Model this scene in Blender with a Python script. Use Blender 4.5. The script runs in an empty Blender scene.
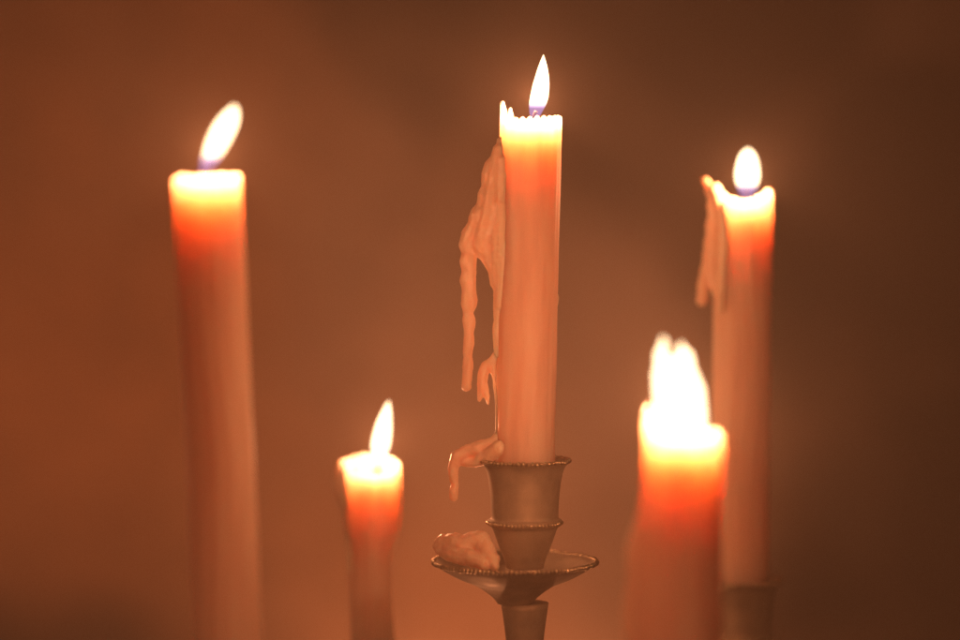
import bpy, bmesh, math, random
from mathutils import Vector, Matrix, noise

random.seed(7)
S = bpy.context.scene
C = S.collection
PI = math.pi

# ------------------------------------------------------------------ camera
LENS, SENSOR, PHOTO_W, PHOTO_H = 102.3, 36.0, 960.0, 640.0
EYE = 0.45                                   # camera height above the table
PITCH = math.radians(2.5)                    # looking slightly down
cam = bpy.data.cameras.new('camera')
cam.lens, cam.sensor_width = LENS, SENSOR
cam.clip_start, cam.clip_end = 0.02, 60
cam.dof.use_dof = True
cam.dof.focus_distance = 1.0
cam.dof.aperture_fstop = 2.6
co = bpy.data.objects.new('camera', cam)
C.objects.link(co)
co.location = (0, -1.0, EYE)
co.rotation_euler = (PI / 2 - PITCH, 0, 0)
S.camera = co


def at(px, py, y):
    """Real-world point that stands at depth y (metres behind the focus plane)."""
    dx = (px - PHOTO_W / 2) / PHOTO_W * SENSOR / LENS
    dz = -(py - PHOTO_H / 2) / PHOTO_W * SENSOR / LENS
    fy, fz = math.cos(PITCH), -math.sin(PITCH)
    uy, uz = math.sin(PITCH), math.cos(PITCH)
    d = Vector((dx, fy + uy * dz, fz + uz * dz))
    return co.location + d * ((y + 1.0) / d.y)


def pxm(y):
    return SENSOR / LENS / PHOTO_W * (y + 1.0)


# ------------------------------------------------------------------ helpers
def link(name, mesh, mat=None, parent=None, smooth=True):
    o = bpy.data.objects.new(name, mesh)
    C.objects.link(o)
    if mat:
        mesh.materials.clear()
        mesh.materials.append(mat)
    if smooth:
        mesh.polygons.foreach_set('use_smooth', [True] * len(mesh.polygons))
    if parent:
        o.parent = parent
    return o


def obj(name, bm, mat=None, parent=None, smooth=True):
    me = bpy.data.meshes.new(name)
    bmesh.ops.recalc_face_normals(bm, faces=bm.faces[:])
    bm.to_mesh(me)
    bm.free()
    return link(name, me, mat, parent, smooth)


def thing(name, label, cat, loc, rot=(0, 0, 0), group=None):
    o = bpy.data.objects.new(name, None)
    o.empty_display_size = 0.02
    C.objects.link(o)
    o.location, o.rotation_euler = loc, rot
    o['label'], o['category'] = label, cat
    if group:
        o['group'] = group
    return o


def grid_lathe(bm, rings, close_start=True, close_end=True):
    """rings: list of lists of Vector, all the same length."""
    vs = [[bm.verts.new(p) for p in r] for r in rings]
    n = len(vs[0])
    for a, b in zip(vs[:-1], vs[1:]):
        for i in range(n):
            bm.faces.new((a[i], a[(i + 1) % n], b[(i + 1) % n], b[i]))
    if close_start:
        bm.faces.new(vs[0][::-1])
    if close_end:
        bm.faces.new(vs[-1])


def lathe(bm, prof, n=64, centre=(0, 0, 0)):
    cx, cy, cz = centre
    rings = []
    for r, z in prof:
        rings.append([Vector((cx + r * math.cos(2 * PI * i / n), cy + r * math.sin(2 * PI * i / n), cz + z))
                      for i in range(n)])
    grid_lathe(bm, rings)


def smooth_profile(pts, sub=6):
    """Catmull-Rom through profile points."""
    out = []
    p = [pts[0]] + list(pts) + [pts[-1]]
    for i in range(1, len(p) - 2):
        for k in range(sub):
            t = k / sub
            q = []
            for a, b, c, d in zip(p[i - 1], p[i], p[i + 1], p[i + 2]):
                q.append(0.5 * (2 * b + (c - a) * t + (2 * a - 5 * b + 4 * c - d) * t * t + (3 * b - a - 3 * c + d) * t ** 3))
            out.append(tuple(q))
    out.append(tuple(pts[-1]))
    return out


def tube(bm, pts, radii, n=16):
    rings = []
    up = Vector((0.13, 0.97, 0.2)).normalized()
    for i, p in enumerate(pts):
        t = (pts[min(i + 1, len(pts) - 1)] - pts[max(i - 1, 0)]).normalized()
        u = t.cross(up).normalized()
        v = t.cross(u)
        rings.append([p + (u * math.cos(2 * PI * k / n) + v * math.sin(2 * PI * k / n)) * radii[i] for k in range(n)])
    grid_lathe(bm, rings)


def wax_blob(chains, voxel=0.00045, smooth=5, rough=0.0):
    """Fuse chains of drops [(Vector, radius), ...] into one solid skin of wax."""
    bm = bmesh.new()
    for ch in chains:
        for (p0, r0), (p1, r1) in zip(ch[:-1], ch[1:]):
            n = max(2, int((p1 - p0).length / (0.35 * min(r0, r1))) + 1)
            for k in range(n):
                t = k / n
                s = t * t * (3 - 2 * t)
                bmesh.ops.create_icosphere(bm, subdivisions=2, radius=r0 + (r1 - r0) * s,
                                           matrix=Matrix.Translation(p0.lerp(p1, t)))
        bmesh.ops.create_icosphere(bm, subdivisions=2, radius=ch[-1][1], matrix=Matrix.Translation(ch[-1][0]))
    me = bpy.data.meshes.new('raw')
    bm.to_mesh(me)
    bm.free()
    tmp = bpy.data.objects.new('raw', me)
    C.objects.link(tmp)
    m = tmp.modifiers.new('r', 'REMESH')
    m.mode, m.voxel_size = 'VOXEL', voxel
    m = tmp.modifiers.new('s', 'SMOOTH')
    m.factor, m.iterations = 0.5, smooth
    dg = bpy.context.evaluated_depsgraph_get()
    dg.update()
    out = bpy.data.meshes.new_from_object(tmp.evaluated_get(dg))
    bpy.data.objects.remove(tmp)
    bpy.data.meshes.remove(me)
    if rough:
        for v in out.vertices:
            d = noise.noise(v.co * 260) + 0.5 * noise.noise(v.co * 610)
            v.co += v.normal * d * rough
    return out


# ------------------------------------------------------------------ materials
def new_mat(name):
    m = bpy.data.materials.new(name)
    m.use_nodes = True
    nt = m.node_tree
    return m, nt, nt.nodes, nt.nodes['Principled BSDF']


def noise_node(nt, scale, detail=4, rough=0.55, coord='Object'):
    tc = nt.nodes.new('ShaderNodeTexCoord')
    n = nt.nodes.new('ShaderNodeTexNoise')
    n.inputs['Scale'].default_value = scale
    n.inputs['Detail'].default_value = detail
    n.inputs['Roughness'].default_value = rough
    nt.links.new(tc.outputs[coord], n.inputs['Vector'])
    return n


def ramp(nt, fac, stops):
    r = nt.nodes.new('ShaderNodeValToRGB')
    el = r.color_ramp.elements
    while len(el) < len(stops):
        el.new(0.5)
    for e, (p, c) in zip(el, stops):
        e.position, e.color = p, (*c, 1) if len(c) == 3 else c
    nt.links.new(fac, r.inputs['Fac'])
    return r


def wax_material(name, col_a, col_b, scale=0.044, rough=0.55):
    m, nt, nd, b = new_mat(name)
    n = noise_node(nt, 120, 5)
    sm = nd.new('ShaderNodeMapping')
    sm.inputs['Scale'].default_value = (1.6, 1.6, 0.22)
    nt.links.new(n.inputs['Vector'].links[0].from_socket, sm.inputs['Vector'])
    nt.links.new(sm.outputs['Vector'], n.inputs['Vector'])
    r = ramp(nt, n.outputs['Fac'], [(0.32, [c * 0.88 for c in col_a]), (0.5, col_a), (0.68, col_b)])
    nt.links.new(r.outputs['Color'], b.inputs['Base Color'])
    b.subsurface_method = 'RANDOM_WALK'
    b.inputs['Subsurface Weight'].default_value = 1.0
    b.inputs['Subsurface Radius'].default_value = (1.0, 0.61, 0.52)
    b.inputs['Subsurface Scale'].default_value = scale
    b.inputs['Roughness'].default_value = rough
    b.inputs['IOR'].default_value = 1.44
    n2 = noise_node(nt, 420, 4)
    bp = nd.new('ShaderNodeBump')
    bp.inputs['Strength'].default_value = 0.25
    bp.inputs['Distance'].default_value = 0.0006
    nt.links.new(n2.outputs['Fac'], bp.inputs['Height'])
    nt.links.new(bp.outputs['Normal'], b.inputs['Normal'])
    return m


WAX = wax_material('candle_wax', (0.88, 0.50, 0.36), (0.92, 0.56, 0.42))
DRIP = wax_material('dripped_wax', (0.88, 0.60, 0.43), (0.94, 0.67, 0.50), 0.005, 0.36)

m, nt, nd, b = new_mat('tarnished_brass')
n = noise_node(nt, 90, 6)
r = ramp(nt, n.outputs['Fac'], [(0.35, (0.31, 0.23, 0.155)), (0.7, (0.52, 0.40, 0.28))])
nt.links.new(r.outputs['Color'], b.inputs['Base Color'])
b.inputs['Metallic'].default_value = 0.4
r2 = ramp(nt, n.outputs['Fac'], [(0.3, (0.75,) * 3), (0.75, (0.46,) * 3)])
nt.links.new(r2.outputs['Color'], b.inputs['Roughness'])
BRASS = m

m, nt, nd, b = new_mat('rubbed_brass')
n = noise_node(nt, 700, 2)
r = ramp(nt, n.outputs['Fac'], [(0.4, (0.40, 0.30, 0.19)), (0.65, (0.82, 0.66, 0.44))])
nt.links.new(r.outputs['Color'], b.inputs['Base Color'])
b.inputs['Metallic'].default_value = 1.0
b.inputs['Roughness'].default_value = 0.36
BEAD = m

m, nt, nd, b = new_mat('charred_wick')
n = noise_node(nt, 900, 3)
r = ramp(nt, n.outputs['Fac'], [(0.3, (0.002, 0.0015, 0.001)), (0.7, (0.008, 0.005, 0.004))])
nt.links.new(r.outputs['Color'], b.inputs['Base Color'])
b.inputs['Roughness'].default_value = 0.9
WICK = m

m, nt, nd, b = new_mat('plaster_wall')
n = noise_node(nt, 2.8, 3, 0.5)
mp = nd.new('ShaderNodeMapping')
mp.inputs['Location'].default_value = (7.1, 4.3, 2.1)  # offset picked so pale and dark wall colour imitates the background glow
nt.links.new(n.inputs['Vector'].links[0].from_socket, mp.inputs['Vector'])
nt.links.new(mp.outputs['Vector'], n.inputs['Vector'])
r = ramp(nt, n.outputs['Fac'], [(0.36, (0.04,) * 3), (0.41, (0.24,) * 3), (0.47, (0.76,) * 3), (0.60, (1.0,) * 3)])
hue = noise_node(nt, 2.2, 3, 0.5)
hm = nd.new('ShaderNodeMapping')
hm.inputs['Location'].default_value = (5.88, 3.84, 4.48)  # offset puts the tan of the glowing haze into the wall colour
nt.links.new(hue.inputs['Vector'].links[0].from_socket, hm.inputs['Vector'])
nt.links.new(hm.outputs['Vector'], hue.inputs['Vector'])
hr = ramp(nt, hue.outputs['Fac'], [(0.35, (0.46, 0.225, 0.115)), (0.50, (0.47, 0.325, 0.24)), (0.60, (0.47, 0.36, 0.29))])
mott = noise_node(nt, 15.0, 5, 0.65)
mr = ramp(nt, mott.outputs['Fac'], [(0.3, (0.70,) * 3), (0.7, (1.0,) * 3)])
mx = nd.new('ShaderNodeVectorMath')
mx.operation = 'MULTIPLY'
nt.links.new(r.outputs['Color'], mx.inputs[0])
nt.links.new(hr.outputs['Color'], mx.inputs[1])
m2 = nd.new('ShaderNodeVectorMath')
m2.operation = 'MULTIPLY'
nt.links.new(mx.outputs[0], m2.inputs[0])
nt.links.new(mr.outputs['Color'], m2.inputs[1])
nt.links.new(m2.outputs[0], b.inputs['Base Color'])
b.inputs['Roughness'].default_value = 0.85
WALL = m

m, nt, nd, b = new_mat('dark_table_wood')
tc = nd.new('ShaderNodeTexCoord')
mp = nd.new('ShaderNodeMapping')
mp.inputs['Scale'].default_value = (3, 40, 10)
nt.links.new(tc.outputs['Object'], mp.inputs['Vector'])
n = nd.new('ShaderNodeTexNoise')
n.inputs['Scale'].default_value = 2.0
n.inputs['Detail'].default_value = 6
nt.links.new(mp.outputs['Vector'], n.inputs['Vector'])
r = ramp(nt, n.outputs['Fac'], [(0.3, (0.07, 0.03, 0.015)), (0.7, (0.19, 0.085, 0.04))])
nt.links.new(r.outputs['Color'], b.inputs['Base Color'])
b.inputs['Roughness'].default_value = 0.4
WOOD = m


def flame_material(name, strength, blue=0.16):
    m = bpy.data.materials.new(name)
    m.use_nodes = True
    nt = m.node_tree
    nt.nodes.clear()
    N = nt.nodes.new
    tc = N('ShaderNodeTexCoord')
    sp = N('ShaderNodeSeparateXYZ')
    nt.links.new(tc.outputs['Generated'], sp.inputs[0])
    col = ramp(nt, sp.outputs['Z'], [(0.0, (0.16, 0.26, 1.0)), (blue, (0.35, 0.36, 0.9)), (blue + 0.10, (1.0, 0.72, 0.42))])
    st = ramp(nt, sp.outputs['Z'], [(0.0, (0.09,) * 3), (blue, (0.13,) * 3), (blue + 0.14, (1.0,) * 3), (0.85, (1.0,) * 3), (1.0, (0.6,) * 3)])
    mul = N('ShaderNodeMath')
    mul.operation = 'MULTIPLY'
    mul.inputs[1].default_value = strength
    lw = N('ShaderNodeLayerWeight')
    lw.inputs['Blend'].default_value = 0.5
    ed = ramp(nt, lw.outputs['Facing'], [(0.45, (1.0,) * 3), (1.0, (0.12,) * 3)])
    m2 = N('ShaderNodeMath')
    m2.operation = 'MULTIPLY'
    nt.links.new(st.outputs['Color'], m2.inputs[0])
    nt.links.new(ed.outputs['Color'], m2.inputs[1])
    nt.links.new(m2.outputs[0], mul.inputs[0])
    em = N('ShaderNodeEmission')
    nt.links.new(col.outputs['Color'], em.inputs['Color'])
    nt.links.new(mul.outputs[0], em.inputs['Strength'])
    tr = N('ShaderNodeBsdfTransparent')
    mx = N('ShaderNodeAddShader')
    nt.links.new(tr.outputs[0], mx.inputs[0])
    nt.links.new(em.outputs[0], mx.inputs[1])
    out = N('ShaderNodeOutputMaterial')
    nt.links.new(mx.outputs[0], out.inputs['Surface'])
    m.cycles.emission_sampling = 'NONE'      # the lamp in each flame is what gets sampled
    return m


def flame_light(root, p, watts, radius=0.003):
    li = bpy.data.lights.new('flame_or_fill_light', 'POINT')
    li.energy, li.color, li.shadow_soft_size = watts, FLAME_COLOUR, radius
    o = bpy.data.objects.new('flame_or_fill_light', li)
    C.objects.link(o)
    bpy.context.view_layer.update()
    o.parent = root
    o.location = root.matrix_world.inverted() @ p


FLAME_COLOUR = (1.0, 0.36, 0.155)
WATTS = 0.34
FLAME = flame_material('candle_flame', 2.6, 0.2)
FLAME_LARGE = flame_material('tall_candle_flame', 2.6, 0.03)

# ------------------------------------------------------------------ candelabra
CUP_RIM_CENTRE = at(526, 461, 0.0)           # cup rim of the raised middle holder
PAN_CENTRE = at(515, 563, 0.0)
ARM_RIM_Z = EYE - 0.151                      # cup rims of the four arms
AX = 0.0165                                  # candelabra axis (x)
MID_RIM_Z = CUP_RIM_CENTRE.z

SPOTS = {                                    # x, y of the four arm holders
    'near_tilted': (-0.0826, -0.10),
    'short_back': (-0.0432, 0.08),           # this arm hangs lower
    'short_near': (0.0655, -0.13),
    'tall_back': (0.1035, 0.08),
}

cand = thing('candelabra', 'tarnished brass five-arm candelabra with beaded cups and drip pans holding the candles',
             'candelabra', (AX, 0, 0))


def cup_bm():
    bm = bmesh.new()
    prof = smooth_profile([
        (0.0070, -0.0395), (0.0078, -0.036), (0.0098, -0.031), (0.0112, -0.027), (0.0122, -0.0245),
        (0.0136, -0.0235), (0.0136, -0.0218), (0.0124, -0.0208), (0.0125, -0.016), (0.0131, -0.009),
        (0.0144, -0.003), (0.0163, -0.0006)], 4)
    prof += [(0.0166, 0.0), (0.0160, 0.0004), (0.0140, -0.0012), (0.0122, -0.004), (0.0119, -0.02), (0.002, -0.0202)]
    lathe(bm, prof, 72)
    return bm


def bead_bm(R, z, n, r, wobble=0.0):
    bm = bmesh.new()
    for i in range(n):
        a = 2 * PI * i / n
        rr = r * (1 + wobble * random.uniform(-1, 1))
        bmesh.ops.create_icosphere(bm, subdivisions=2, radius=rr,
                                   matrix=Matrix.Translation((R * math.cos(a), R * math.sin(a), z + random.uniform(-1, 1) * wobble * r)))
    return bm


def pan_bm():
    bm = bmesh.new()
    prof = smooth_profile([(0.0065, -0.0150), (0.0085, -0.0125), (0.0140, -0.0085), (0.0210, -0.0055), (0.0270, -0.0022), (0.0298, -0.0001)], 5)
    prof += [(0.0302, 0.0005), (0.0297, 0.0009)]
    prof += smooth_profile([(0.0272, -0.0009), (0.0215, -0.0040), (0.0150, -0.0062), (0.0085, -0.0072), (0.002, -0.0072)], 4)
    lathe(bm, prof, 96)
    return bm


PAN_DROP = MID_RIM_Z - PAN_CENTRE.z          # pan rim below cup rim
proto_cup = obj('candle_cup', cup_bm(), BRASS, cand)
bead1 = obj('beaded_rim', bead_bm(0.0165, 0.0002, 62, 0.00088, 0.15), BEAD, proto_cup)
bead2 = obj('beaded_band', bead_bm(0.0137, -0.0227, 58, 0.00068, 0.12), BEAD, proto_cup)
proto_pan = obj('drip_pan', pan_bm(), BRASS, cand)
bead3 = obj('beaded_rim', bead_bm(0.0301, 0.0004, 112, 0.00095, 0.18), BEAD, proto_pan)


def copy_tree(o, parent):
    c = o.copy()
    C.objects.link(c)
    c.parent = parent
    for ch in o.children:
        copy_tree(ch, c)
    return c


def place(o, x, y, z):
    o.location = (x - AX, y, z)


place(proto_cup, AX, 0, MID_RIM_Z)
place(proto_pan, PAN_CENTRE.x, 0, PAN_CENTRE.z)
ARM_Z = {k: ARM_RIM_Z - (0.028 if k == 'short_back' else 0.0) for k in SPOTS}
for key, (x, y) in SPOTS.items():
    c = copy_tree(proto_cup, cand)
    place(c, x, y, ARM_Z[key])
    c.rotation_euler.z = random.uniform(0, 6)
    p = copy_tree(proto_pan, cand)
    place(p, x, y, ARM_Z[key] - PAN_DROP)
    p.rotation_euler.z = random.uniform(0, 6)
# central stem with knops
zt = PAN_CENTRE.z - 0.0148
bm = bmesh.new()
lathe(bm, smooth_profile([(0.030, 0.0), (0.030, 0.004), (0.020, 0.010), (0.011, 0.022), (0.009, 0.05), (0.014, 0.066), (0.014, 0.074),
                          (0.0085, 0.090), (0.008, 0.14), (0.0135, 0.165), (0.016, 0.178), (0.0125, 0.19), (0.0075, 0.205),
                          (0.0062, zt - 0.035), (0.0068, zt - 0.016), (0.0088, zt)], 5), 48)
obj('stem', bm, BRASS, cand)
bm = bmesh.new()
lathe(bm, smooth_profile([(0.088, 0.001), (0.090, 0.004), (0.084, 0.009), (0.062, 0.013), (0.048, 0.022), (0.034, 0.028), (0.029, 0.0285)], 5), 96)
base = obj('base', bm, BRASS, cand)
obj('beaded_rim', bead_bm(0.090, 0.0045, 200, 0.0014), BEAD, base)
for key, (x, y) in SPOTS.items():
    d = Vector((x - AX, y, 0))
    zb = ARM_Z[key] - PAN_DROP - 0.0145
    P = [(0.0, 0.178), (0.18, 0.172), (0.42, 0.148), (0.70, 0.142), (0.93, 0.158), (1.02, zb - 0.022), (1.0, zb)]
    pts = [Vector((d.x * f, d.y * f, z)) for f, z in smooth_profile(P, 7)]
    n = len(pts)
    bm = bmesh.new()
    tube(bm, pts, [0.0062 - 0.0016 * math.sin(PI * i / n) for i in range(n)], 14)
    obj('arm', bm, BRASS, cand)

# ------------------------------------------------------------------ candles
GROUP = 'lit candles standing in the candelabra'


def candle_body(R, H, rim, bowl, taper=0.0, n=120, flute=0.0002, rim_r=0.0012, bulge=None):
    """Wax stick: wall up to a melted rim (height offset rim(theta)), then down into a shallow pool."""
    bm = bmesh.new()
    rings = []

    def rad(z, a):
        f = 1 + taper * (1 - z / H)
        w = flute * math.sin(a * 14 + 1.7 * math.sin(z * 60)) + 0.00025 * noise.noise(Vector((math.cos(a) * 2, math.sin(a) * 2, z * 45)))
        return R * f + w + (bulge(z, a) if bulge else 0.0)
    zs = [H * k / 70 for k in range(71)]
    zs = [z for z in zs if z < H - 0.0125] + [H - 0.012 + 0.0012 * k for k in range(11)]
    for z in zs:
        k = max(0.0, (z - (H - 0.012)) / 0.012)
        ring = []
        for i in range(n):
            a = 2 * PI * i / n
            zz = z + rim(a) * k
            r = rad(z, a)
            ring.append(Vector((r * math.cos(a), r * math.sin(a), zz)))
        rings.append(ring)
    for k in range(1, 9):                    # rounded lip
        t = PI * k / 9
        ring = []
        for i in range(n):
            a = 2 * PI * i / n
            r = rad(H, a) - rim_r * (1 - math.cos(t))
            ring.append(Vector((r * math.cos(a), r * math.sin(a), H + rim(a) + rim_r * 0.9 * math.sin(t))))
        rings.append(ring)
    for f in (0.82, 0.72, 0.6, 0.45, 0.3, 0.15, 0.04):
        ring = []
        for i in range(n):
            a = 2 * PI * i / n
            r = (R - 2 * rim_r) * f
            lip = H + rim(a)
            pool = H - bowl
            s = min(1.0, (1 - f) / 0.4)
            s = s * s * (3 - 2 * s)
            z = lip + (pool - lip) * (0.35 + 0.65 * s)
            ring.append(Vector((r * math.cos(a), r * math.sin(a), z)))
        rings.append(ring)
    grid_lathe(bm, rings)
    return bm


def flame_bm(base, tip, w, belly=0.36, power=1.0, n=40, rows=34, skew=0.0):
    """Teardrop standing from base to tip (world points), widest at belly."""
    bm = bmesh.new()
    rings = []
    ax = tip - base
    L = ax.length
    side = Vector((1, 0, 0))
    for k in range(rows + 1):
        t = 0.004 + 0.992 * k / rows
        if t < belly:
            u = t / belly
            r = 0.30 + 0.70 * math.sin(u * PI / 2) if t > 0.02 else 0.22
        else:
            u = (t - belly) / (1 - belly)
            r = math.cos(u * PI / 2) ** power
        r = max(r * w / 2, 0.00008)
        c = base + ax * t + side * skew * math.sin(t * PI) * L
        ring = []
        for i in range(n):
            a = 2 * PI * i / n
            q = 1 + 0.05 * noise.noise(Vector((math.cos(a), math.sin(a), t * 4 + w * 900)))
            ring.append(c + Vector((math.cos(a) * r * q, math.sin(a) * r * q * 0.9, 0)))
        rings.append(ring)
    grid_lathe(bm, rings)
    return bm


def to_local(root, bm_or_mesh):
    bpy.context.view_layer.update()
    inv = root.matrix_world.inverted()
    if isinstance(bm_or_mesh, bmesh.types.BMesh):
        bm_or_mesh.transform(inv)
    else:
        bm_or_mesh.transform(inv)
    return bm_or_mesh


def wick(root, p0, p1, p2, r=0.0008):
    bm = bmesh.new()
    pts, rr = [], []
    for k in range(11):
        t = k / 10
        q = p0.lerp(p1, t).lerp(p1.lerp(p2, t), t)
        pts.append(q)
        rr.append(r * (1 - 0.25 * t))
    tube(bm, pts, rr, 10)
    obj('wick', to_local(root, bm), WICK, root)


def chain(y, pts):
    """Drops given as (px, py, radius px[, depth offset mm])."""
    s = pxm(y)
    out = []
    for q in pts:
        p = at(q[0], q[1], y + (q[3] / 1000 if len(q) > 3 else 0.0))
        out.append((p, q[2] * s))
    return out


def candle(label, x, y, top_px, R, rim, bowl, base_z, taper=0.0, bulge=None, flute=0.0002, rim_r=0.0012):
    """Stands at (x, y, base_z); its top centre comes at top_px. Returns the root and its length."""
    top = at(top_px[0], top_px[1], y)
    b = Vector((x, y, base_z))
    v = top - b
    lean = math.atan2(v.x, v.z)
    root = thing('candle', label, 'candle', b, (0, lean, 0), GROUP)
    body = obj('wax_body', candle_body(R, v.length, rim, bowl, taper, bulge=bulge, flute=flute, rim_r=rim_r), WAX, root)
    return root, v.length


def bumps(a, n, h, ph=0.0):
    return h * abs(math.sin(a * n / 2 + ph))


FRONT = -PI / 2                              # direction of the camera round a candle


def dang(a, b):
    return (a - b + PI) % (2 * PI) - PI


# --- middle candle, in focus
def rim_mid(a):
    z = bumps(a, 25, 0.0015) - 0.0004 + 0.0007 * math.cos(a) + 0.0003 * noise.noise(Vector((math.cos(a) * 3, math.sin(a) * 3, 1)))
    z += 0.0068 * math.exp(-(dang(a, PI + 0.05) / 0.19) ** 2) + 0.0038 * math.exp(-(dang(a, PI + 0.72) / 0.10) ** 2)
    return z


def flute_mid(z, a):
    g = -0.00030 * math.exp(-(dang(a, -0.42) / 0.05) ** 2) - 0.00022 * math.exp(-(dang(a, -0.75) / 0.04) ** 2)
    g += 0.0003 * math.exp(-(dang(a, -0.58) / 0.05) ** 2)
    return g


top = at(531, 122, 0.0)
root, H = candle('tall candle in sharp focus with a long hanging wing of wax on its side',
                 AX - 0.0003, 0.0, (531, 122), 0.0113, rim_mid, 0.004, MID_RIM_Z - 0.018, -0.045, flute_mid, flute=0.00007, rim_r=0.0008)
obj('flame', to_local(root, flame_bm(at(533.5, 122, 0), at(543.5, 54, 0), 0.0068, 0.36, 0.85, skew=0.03)), FLAME, root)
flame_light(root, at(536, 98, 0), WATTS)
wick(root, at(531, 132, 0), at(532, 118, 0), at(536, 111, 0))
A = [
    chain(0, [(498, 156, 5, -2), (492, 166, 8, -2), (490.5, 176, 9.5, -2), (490, 188, 8.5, -1), (486, 197, 9.5, -1), (484, 207, 8.5, -1), (478, 216, 9.5, -1),
              (475, 225, 8, -1), (469, 236, 9, 0), (467.5, 244, 9.3, 0), (469, 252, 7.5, 0), (468, 262, 8.8, 0), (469, 272, 7.6, 0), (468, 281, 8.6, 0), (469, 292, 7.6, 0),
              (469, 302, 8.6, 0), (468, 313, 5.6, 0), (469, 322, 6.8, 0), (468.5, 334, 5.4, 0), (469, 343, 6, 0), (467.5, 355, 4.8, 0), (468, 366, 5.8, 0),
              (467, 377, 5.2, 0), (466.5, 386, 5.8, 0)]),
    chain(0, [(503, 160, 6, -4.5), (503, 178, 8, -4.2), (503.5, 200, 7.6, -4.3), (503, 222, 8.4, -4.3), (503, 245, 8, -4.3), (502, 268, 7.6, -4.2), (501, 284, 5.5, -4.5), (499, 305, 4.5, -4)]),
    chain(0, [(499, 150, 7, -3), (495, 180, 10, -3), (492, 205, 11, -3), (487, 228, 12, -2), (482, 246, 11, -1), (489, 256, 9, -1), (495.5, 270, 8, -2), (496, 281, 7, -2), (498, 290, 4, -2)]),
    chain(0, [(500, 140, 4, -2), (500, 165, 6, -3), (499, 200, 8, -3), (498, 235, 9, -3), (498, 262, 8, -3), (498, 300, 5, -3), (497, 330, 4.5, -2), (498, 355, 4, -2)]),
]
obj_me = wax_blob(A, 0.0004, 4, rough=0.00032)
link('wax_drip', to_local(root, obj_me), DRIP, root)
B = [
    chain(0, [(498, 352, 4, -1), (493, 361, 5, -1), (486, 366, 5.5, 0), (483, 374, 6, 0), (482, 384, 5.2, 0), (481, 393, 4, 0), (479.5, 400, 2.2, 0)]),
    chain(0, [(484, 384, 4, 0), (487, 395, 3, 0), (488, 404, 1.4, 0)]),
    chain(0, [(493, 366, 4, -1), (494, 380, 2, -1), (497, 400, 2.2, -2), (497.5, 425, 2.4, -2), (498, 440, 4, -2)]),
]
link('wax_drip', to_local(root, wax_blob(B, 0.0004, 3, 0.0002)), DRIP, root)
D = [
    chain(0, [(500, 432, 4, -2), (495, 444, 8, -2), (481, 448, 8.5, -1), (467, 451, 7, 0), (457, 457, 6.8, 0), (453.5, 468, 6, 0), (453.5, 478, 5, 0),
              (455, 484, 4.2, 0), (454, 491, 5, 0), (453.5, 497, 4.6, 0)]),
    chain(0, [(499, 448, 8, -6), (486, 458, 7.5, -4), (475, 463, 5, -2), (464, 462, 5, 0)]),
]
link('wax_drip', to_local(root, wax_blob(D, 0.0004, 3, 0.0004)), DRIP, root)
bm = bmesh.new()
for z, r in ((300, 4.0), (309, 2.2)):
    pass
link('wax_drip', to_local(root, wax_blob([chain(0, [(555, 290, 1.2), (556, 298, 3.4), (555.5, 303, 3.2), (555, 312, 1.2)])], 0.0004, 4)), DRIP, root)

# --- near tilted candle at the left
def rim_lf(a):
    return bumps(a, 17, 0.0009) + 0.0008 * noise.noise(Vector((math.cos(a) * 2, math.sin(a) * 2, 5)))


y = SPOTS['near_tilted'][1]
root, H = candle('long blurred candle leaning left, with a level top, slanted flame and no drips',
                 SPOTS['near_tilted'][0], y, (207, 181), 0.0112, rim_lf, 0.003, ARM_RIM_Z - 0.018)
obj('flame', to_local(root, flame_bm(at(203, 176, y), at(235, 104, y), 0.0082, 0.62, 0.62)), FLAME, root)
flame_light(root, at(214, 148, y), WATTS * 1.1)
wick(root, at(205, 190, y), at(205, 172, y), at(208, 166, y))

# --- short candle at the back left
def rim_lb(a):
    z = 0.0034 * math.sin(a) + bumps(a, 15, 0.0009) - 0.001
    z += 0.0032 * math.exp(-(dang(a, PI + 0.15) / 0.22) ** 2)
    return z


def thin_lb(z, a):
    top = 0.0895
    t = min(1.0, max(0.0, (top - 0.019 - z) / 0.016))
    return -0.0030 * t * t * (3 - 2 * t) + 0.0005 * math.sin(a * 3 + z * 90)


y = SPOTS['short_back'][1]
root, H = candle('shortest blurred candle with a narrow upright flame and a low melted front rim',
                 SPOTS['short_back'][0], y, (371, 466), 0.0114, rim_lb, 0.0052, ARM_Z['short_back'] - 0.018, bulge=thin_lb)
obj('flame', to_local(root, flame_bm(at(378, 470, y), at(389, 400, y), 0.0074, 0.40, 0.85, skew=-0.02)), FLAME, root)
flame_light(root, at(382, 440, y), WATTS * 0.9)
wick(root, at(377, 480, y), at(378, 465, y), at(381, 457, y))
E = [chain(y, [(341, 461, 2.6, -2), (340, 472, 6, -3), (341, 488, 8, -4), (345, 500, 8, -4), (349, 514, 5.5, -4), (349, 535, 4, -4), (350, 570, 3, -4)])]
for e in E:
    link('wax_drip', to_local(root, wax_blob([e], 0.0005, 5, 0.0002)), DRIP, root)

# --- tall candle at the back right
def rim_rb(a):
    z = 0.0022 * math.cos(2 * a) + 0.0016 + bumps(a, 11, 0.0006)
    z += 0.0020 * math.exp(-(dang(a, PI + 0.1) / 0.35) ** 2)
    return z


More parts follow.
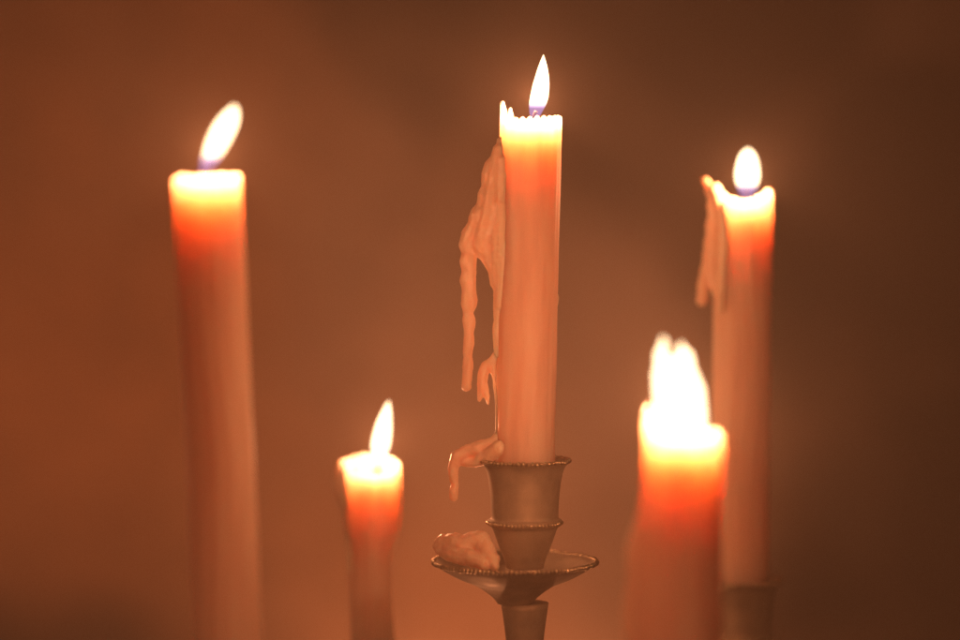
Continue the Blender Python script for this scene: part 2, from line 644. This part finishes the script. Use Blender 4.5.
y = SPOTS['tall_back'][1]
root, H = candle('tall blurred candle with one thick side drip and a small egg-shaped flame',
                 SPOTS['tall_back'][0], y, (743, 202), 0.0116, rim_rb, 0.0045, ARM_RIM_Z - 0.0005, -0.03)
obj('flame', to_local(root, flame_bm(at(747, 200, y), at(748, 147, y), 0.0100, 0.50, 0.55)), FLAME, root)
flame_light(root, at(747.3, 176, y), WATTS)
wick(root, at(747, 212, y), at(747, 197, y), at(747, 190, y))
F = [chain(y, [(706, 181, 4.2, 0), (710, 190, 5.5, 0), (714, 203, 6, -2), (713, 222, 7, -3), (711, 245, 7.5, -3), (708, 265, 7, -2), (705, 280, 6.5, -1), (703, 292, 6.5, -1), (702, 301, 5.5, -1)]),
     chain(y, [(712, 196, 5, -3), (715, 214, 8, -4), (715, 238, 9.5, -4), (714, 262, 9.5, -4), (714, 278, 7.5, -4), (716, 292, 5, -4)])]
link('wax_drip', to_local(root, wax_blob(F, 0.0005, 4, 0.0005)), DRIP, root)
F = [chain(y, [(722, 205, 3, -8), (724, 228, 5, -9), (724, 252, 5.5, -9), (722, 280, 5, -8.5), (721, 310, 4, -8.5)])]
link('wax_drip', to_local(root, wax_blob(F, 0.0005, 4, 0.0005)), DRIP, root)
# --- short candle near the camera at the right
def rim_rf(a):
    return bumps(a, 9, 0.0008) + 0.004 * math.exp(-(dang(a, PI) / 0.55) ** 2)


def run_rf(z, a):
    t = min(1.0, max(0.0, (0.083 - z) / 0.034))
    t = t * t * (3 - 2 * t)
    g = math.exp(-(dang(a, PI + 0.15) / 0.62) ** 2)
    lump = 1 + 0.35 * noise.noise(Vector((math.cos(a) * 2.2, math.sin(a) * 2.2, z * 70)))
    return t * g * 0.0062 * lump + 0.0005 * noise.noise(Vector((math.cos(a) * 3, math.sin(a) * 3, z * 130)))


y = SPOTS['short_near'][1]
root, H = candle('short thick blurred candle with the biggest, double-tipped flame and heavy wax runs',
                 SPOTS['short_near'][0] - 0.0006, y, (683, 436), 0.0126, rim_rf, 0.0035, ARM_RIM_Z - 0.018, bulge=run_rf)
G = [chain(y, [(667, 438, 14), (667, 420, 14.5), (667, 404, 13), (667, 392, 13.5), (664, 376, 11), (664, 366, 8.5), (661, 354, 6), (664, 345, 4), (663, 337, 1.6)]),
     chain(y, [(690, 440, 15, 2), (690, 424, 17, 2), (691, 408, 15, 2), (689, 394, 15.5, 2), (686, 382, 14.5, 2), (685, 370, 10, 2), (685, 358, 8, 2), (681, 350, 4.4, 2), (682, 343, 1.6, 2)]),
     chain(y, [(676, 420, 15, -2), (677, 390, 13, -2), (674, 372, 8, -2), (673, 360, 4, -2)])]
fl = link('flame', to_local(root, wax_blob(G, 0.0005, 5, 0.0004)), FLAME_LARGE, root)
flame_light(root, at(666, 396, y), WATTS * 0.45)
flame_light(root, at(688, 405, y), WATTS * 0.85)
wick(root, at(684, 450, y), at(684, 436, y), at(688, 426, y))
K = [chain(y, [(648, 408, 3.0, 0), (647, 418, 4.5, 0), (648, 432, 6, -1), (650, 450, 7, -1)])]
link('wax_drip', to_local(root, wax_blob(K, 0.0006, 5, 0.0003)), WAX, root)
# ------------------------------------------------------------------ hardened wax on the middle pan
L = [chain(0, [(440, 545, 8, -3), (444, 543, 9, -4), (455, 542, 10, -6), (463, 545, 10, -8), (472, 541, 10, -8), (481, 541, 10.5, -9), (486, 550, 10, -12), (491, 559, 9, -15), (495, 566, 5, -18)]),
     chain(0, [(441, 551, 6, -5), (455, 555, 9, -9), (470, 558, 9, -13), (484, 564, 7, -17)])]
me = wax_blob(L, 0.0004, 3, 0.0005)
lump = link('wax_lump', me, DRIP)
ctr = at(465, 560, -0.008)
me.transform(Matrix.Translation(-ctr))
lump.location = ctr
lump['label'] = 'lumpy puddle of hardened orange wax lying on the beaded drip pan under the middle candle'
lump['category'] = 'wax'

# ------------------------------------------------------------------ setting
def box(name, lo, hi, mat, bevel=0.0):
    bm = bmesh.new()
    bmesh.ops.create_cube(bm, size=1)
    for v in bm.verts:
        v.co = Vector([lo[i] + (v.co[i] + 0.5) * (hi[i] - lo[i]) for i in range(3)])
    if bevel:
        bmesh.ops.bevel(bm, geom=bm.edges[:], offset=bevel, segments=3, affect='EDGES')
    return obj(name, bm, mat, smooth=False)


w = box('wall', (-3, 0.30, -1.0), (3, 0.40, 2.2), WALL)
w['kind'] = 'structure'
t = box('table_surface', (-0.75, -0.55, -0.035), (0.75, 0.27, 0.0), WOOD, 0.004)
t['kind'] = 'structure'

m = bpy.data.materials.new('warm_smoky_air')
m.use_nodes = True
nt = m.node_tree
nt.nodes.clear()
pv = nt.nodes.new('ShaderNodeVolumePrincipled')
pv.inputs['Color'].default_value = (1.0, 0.84, 0.70, 1)
pv.inputs['Density'].default_value = 0.26
pv.inputs['Anisotropy'].default_value = 0.15
out = nt.nodes.new('ShaderNodeOutputMaterial')
nt.links.new(pv.outputs[0], out.inputs['Volume'])
hz = box('haze', (-3.2, -1.6, -1.2), (3.2, 0.6, 2.4), m)
hz['kind'] = 'stuff'

# ------------------------------------------------------------------ light and render settings
# added fill lamps without a seen source, outside the frame, warming bottom and left
for p, watts in (((-0.03, -0.40, 0.29), 0.85), ((-0.36, 0.20, 0.33), 0.36), ((0.0, 0.20, 0.15), 0.85)):
    li = bpy.data.lights.new('flame_or_fill_light', 'POINT')
    li.energy, li.color, li.shadow_soft_size = watts, FLAME_COLOUR, 0.006
    o = bpy.data.objects.new('flame_or_fill_light', li)
    C.objects.link(o)
    o.location = p
W = bpy.data.worlds.new('World')
S.world = W
W.use_nodes = True
W.node_tree.nodes['Background'].inputs['Color'].default_value = (0.20, 0.10, 0.05, 1)
W.node_tree.nodes['Background'].inputs['Strength'].default_value = 0.02

S.view_settings.view_transform = 'Standard'
S.view_settings.look = 'None'
S.view_settings.exposure = 0
S.view_settings.gamma = 1
cy = S.cycles
cy.use_denoising = True
cy.denoiser = 'OPENIMAGEDENOISE'
cy.denoising_input_passes = 'RGB_ALBEDO_NORMAL'
cy.denoising_prefilter = 'NONE'
S.render.dither_intensity = 2.0
cy.use_adaptive_sampling = False
cy.max_bounces = 10
cy.diffuse_bounces = 4
cy.volume_bounces = 0
cy.transparent_max_bounces = 12
cy.sample_clamp_indirect = 1.5
cy.use_light_tree = True
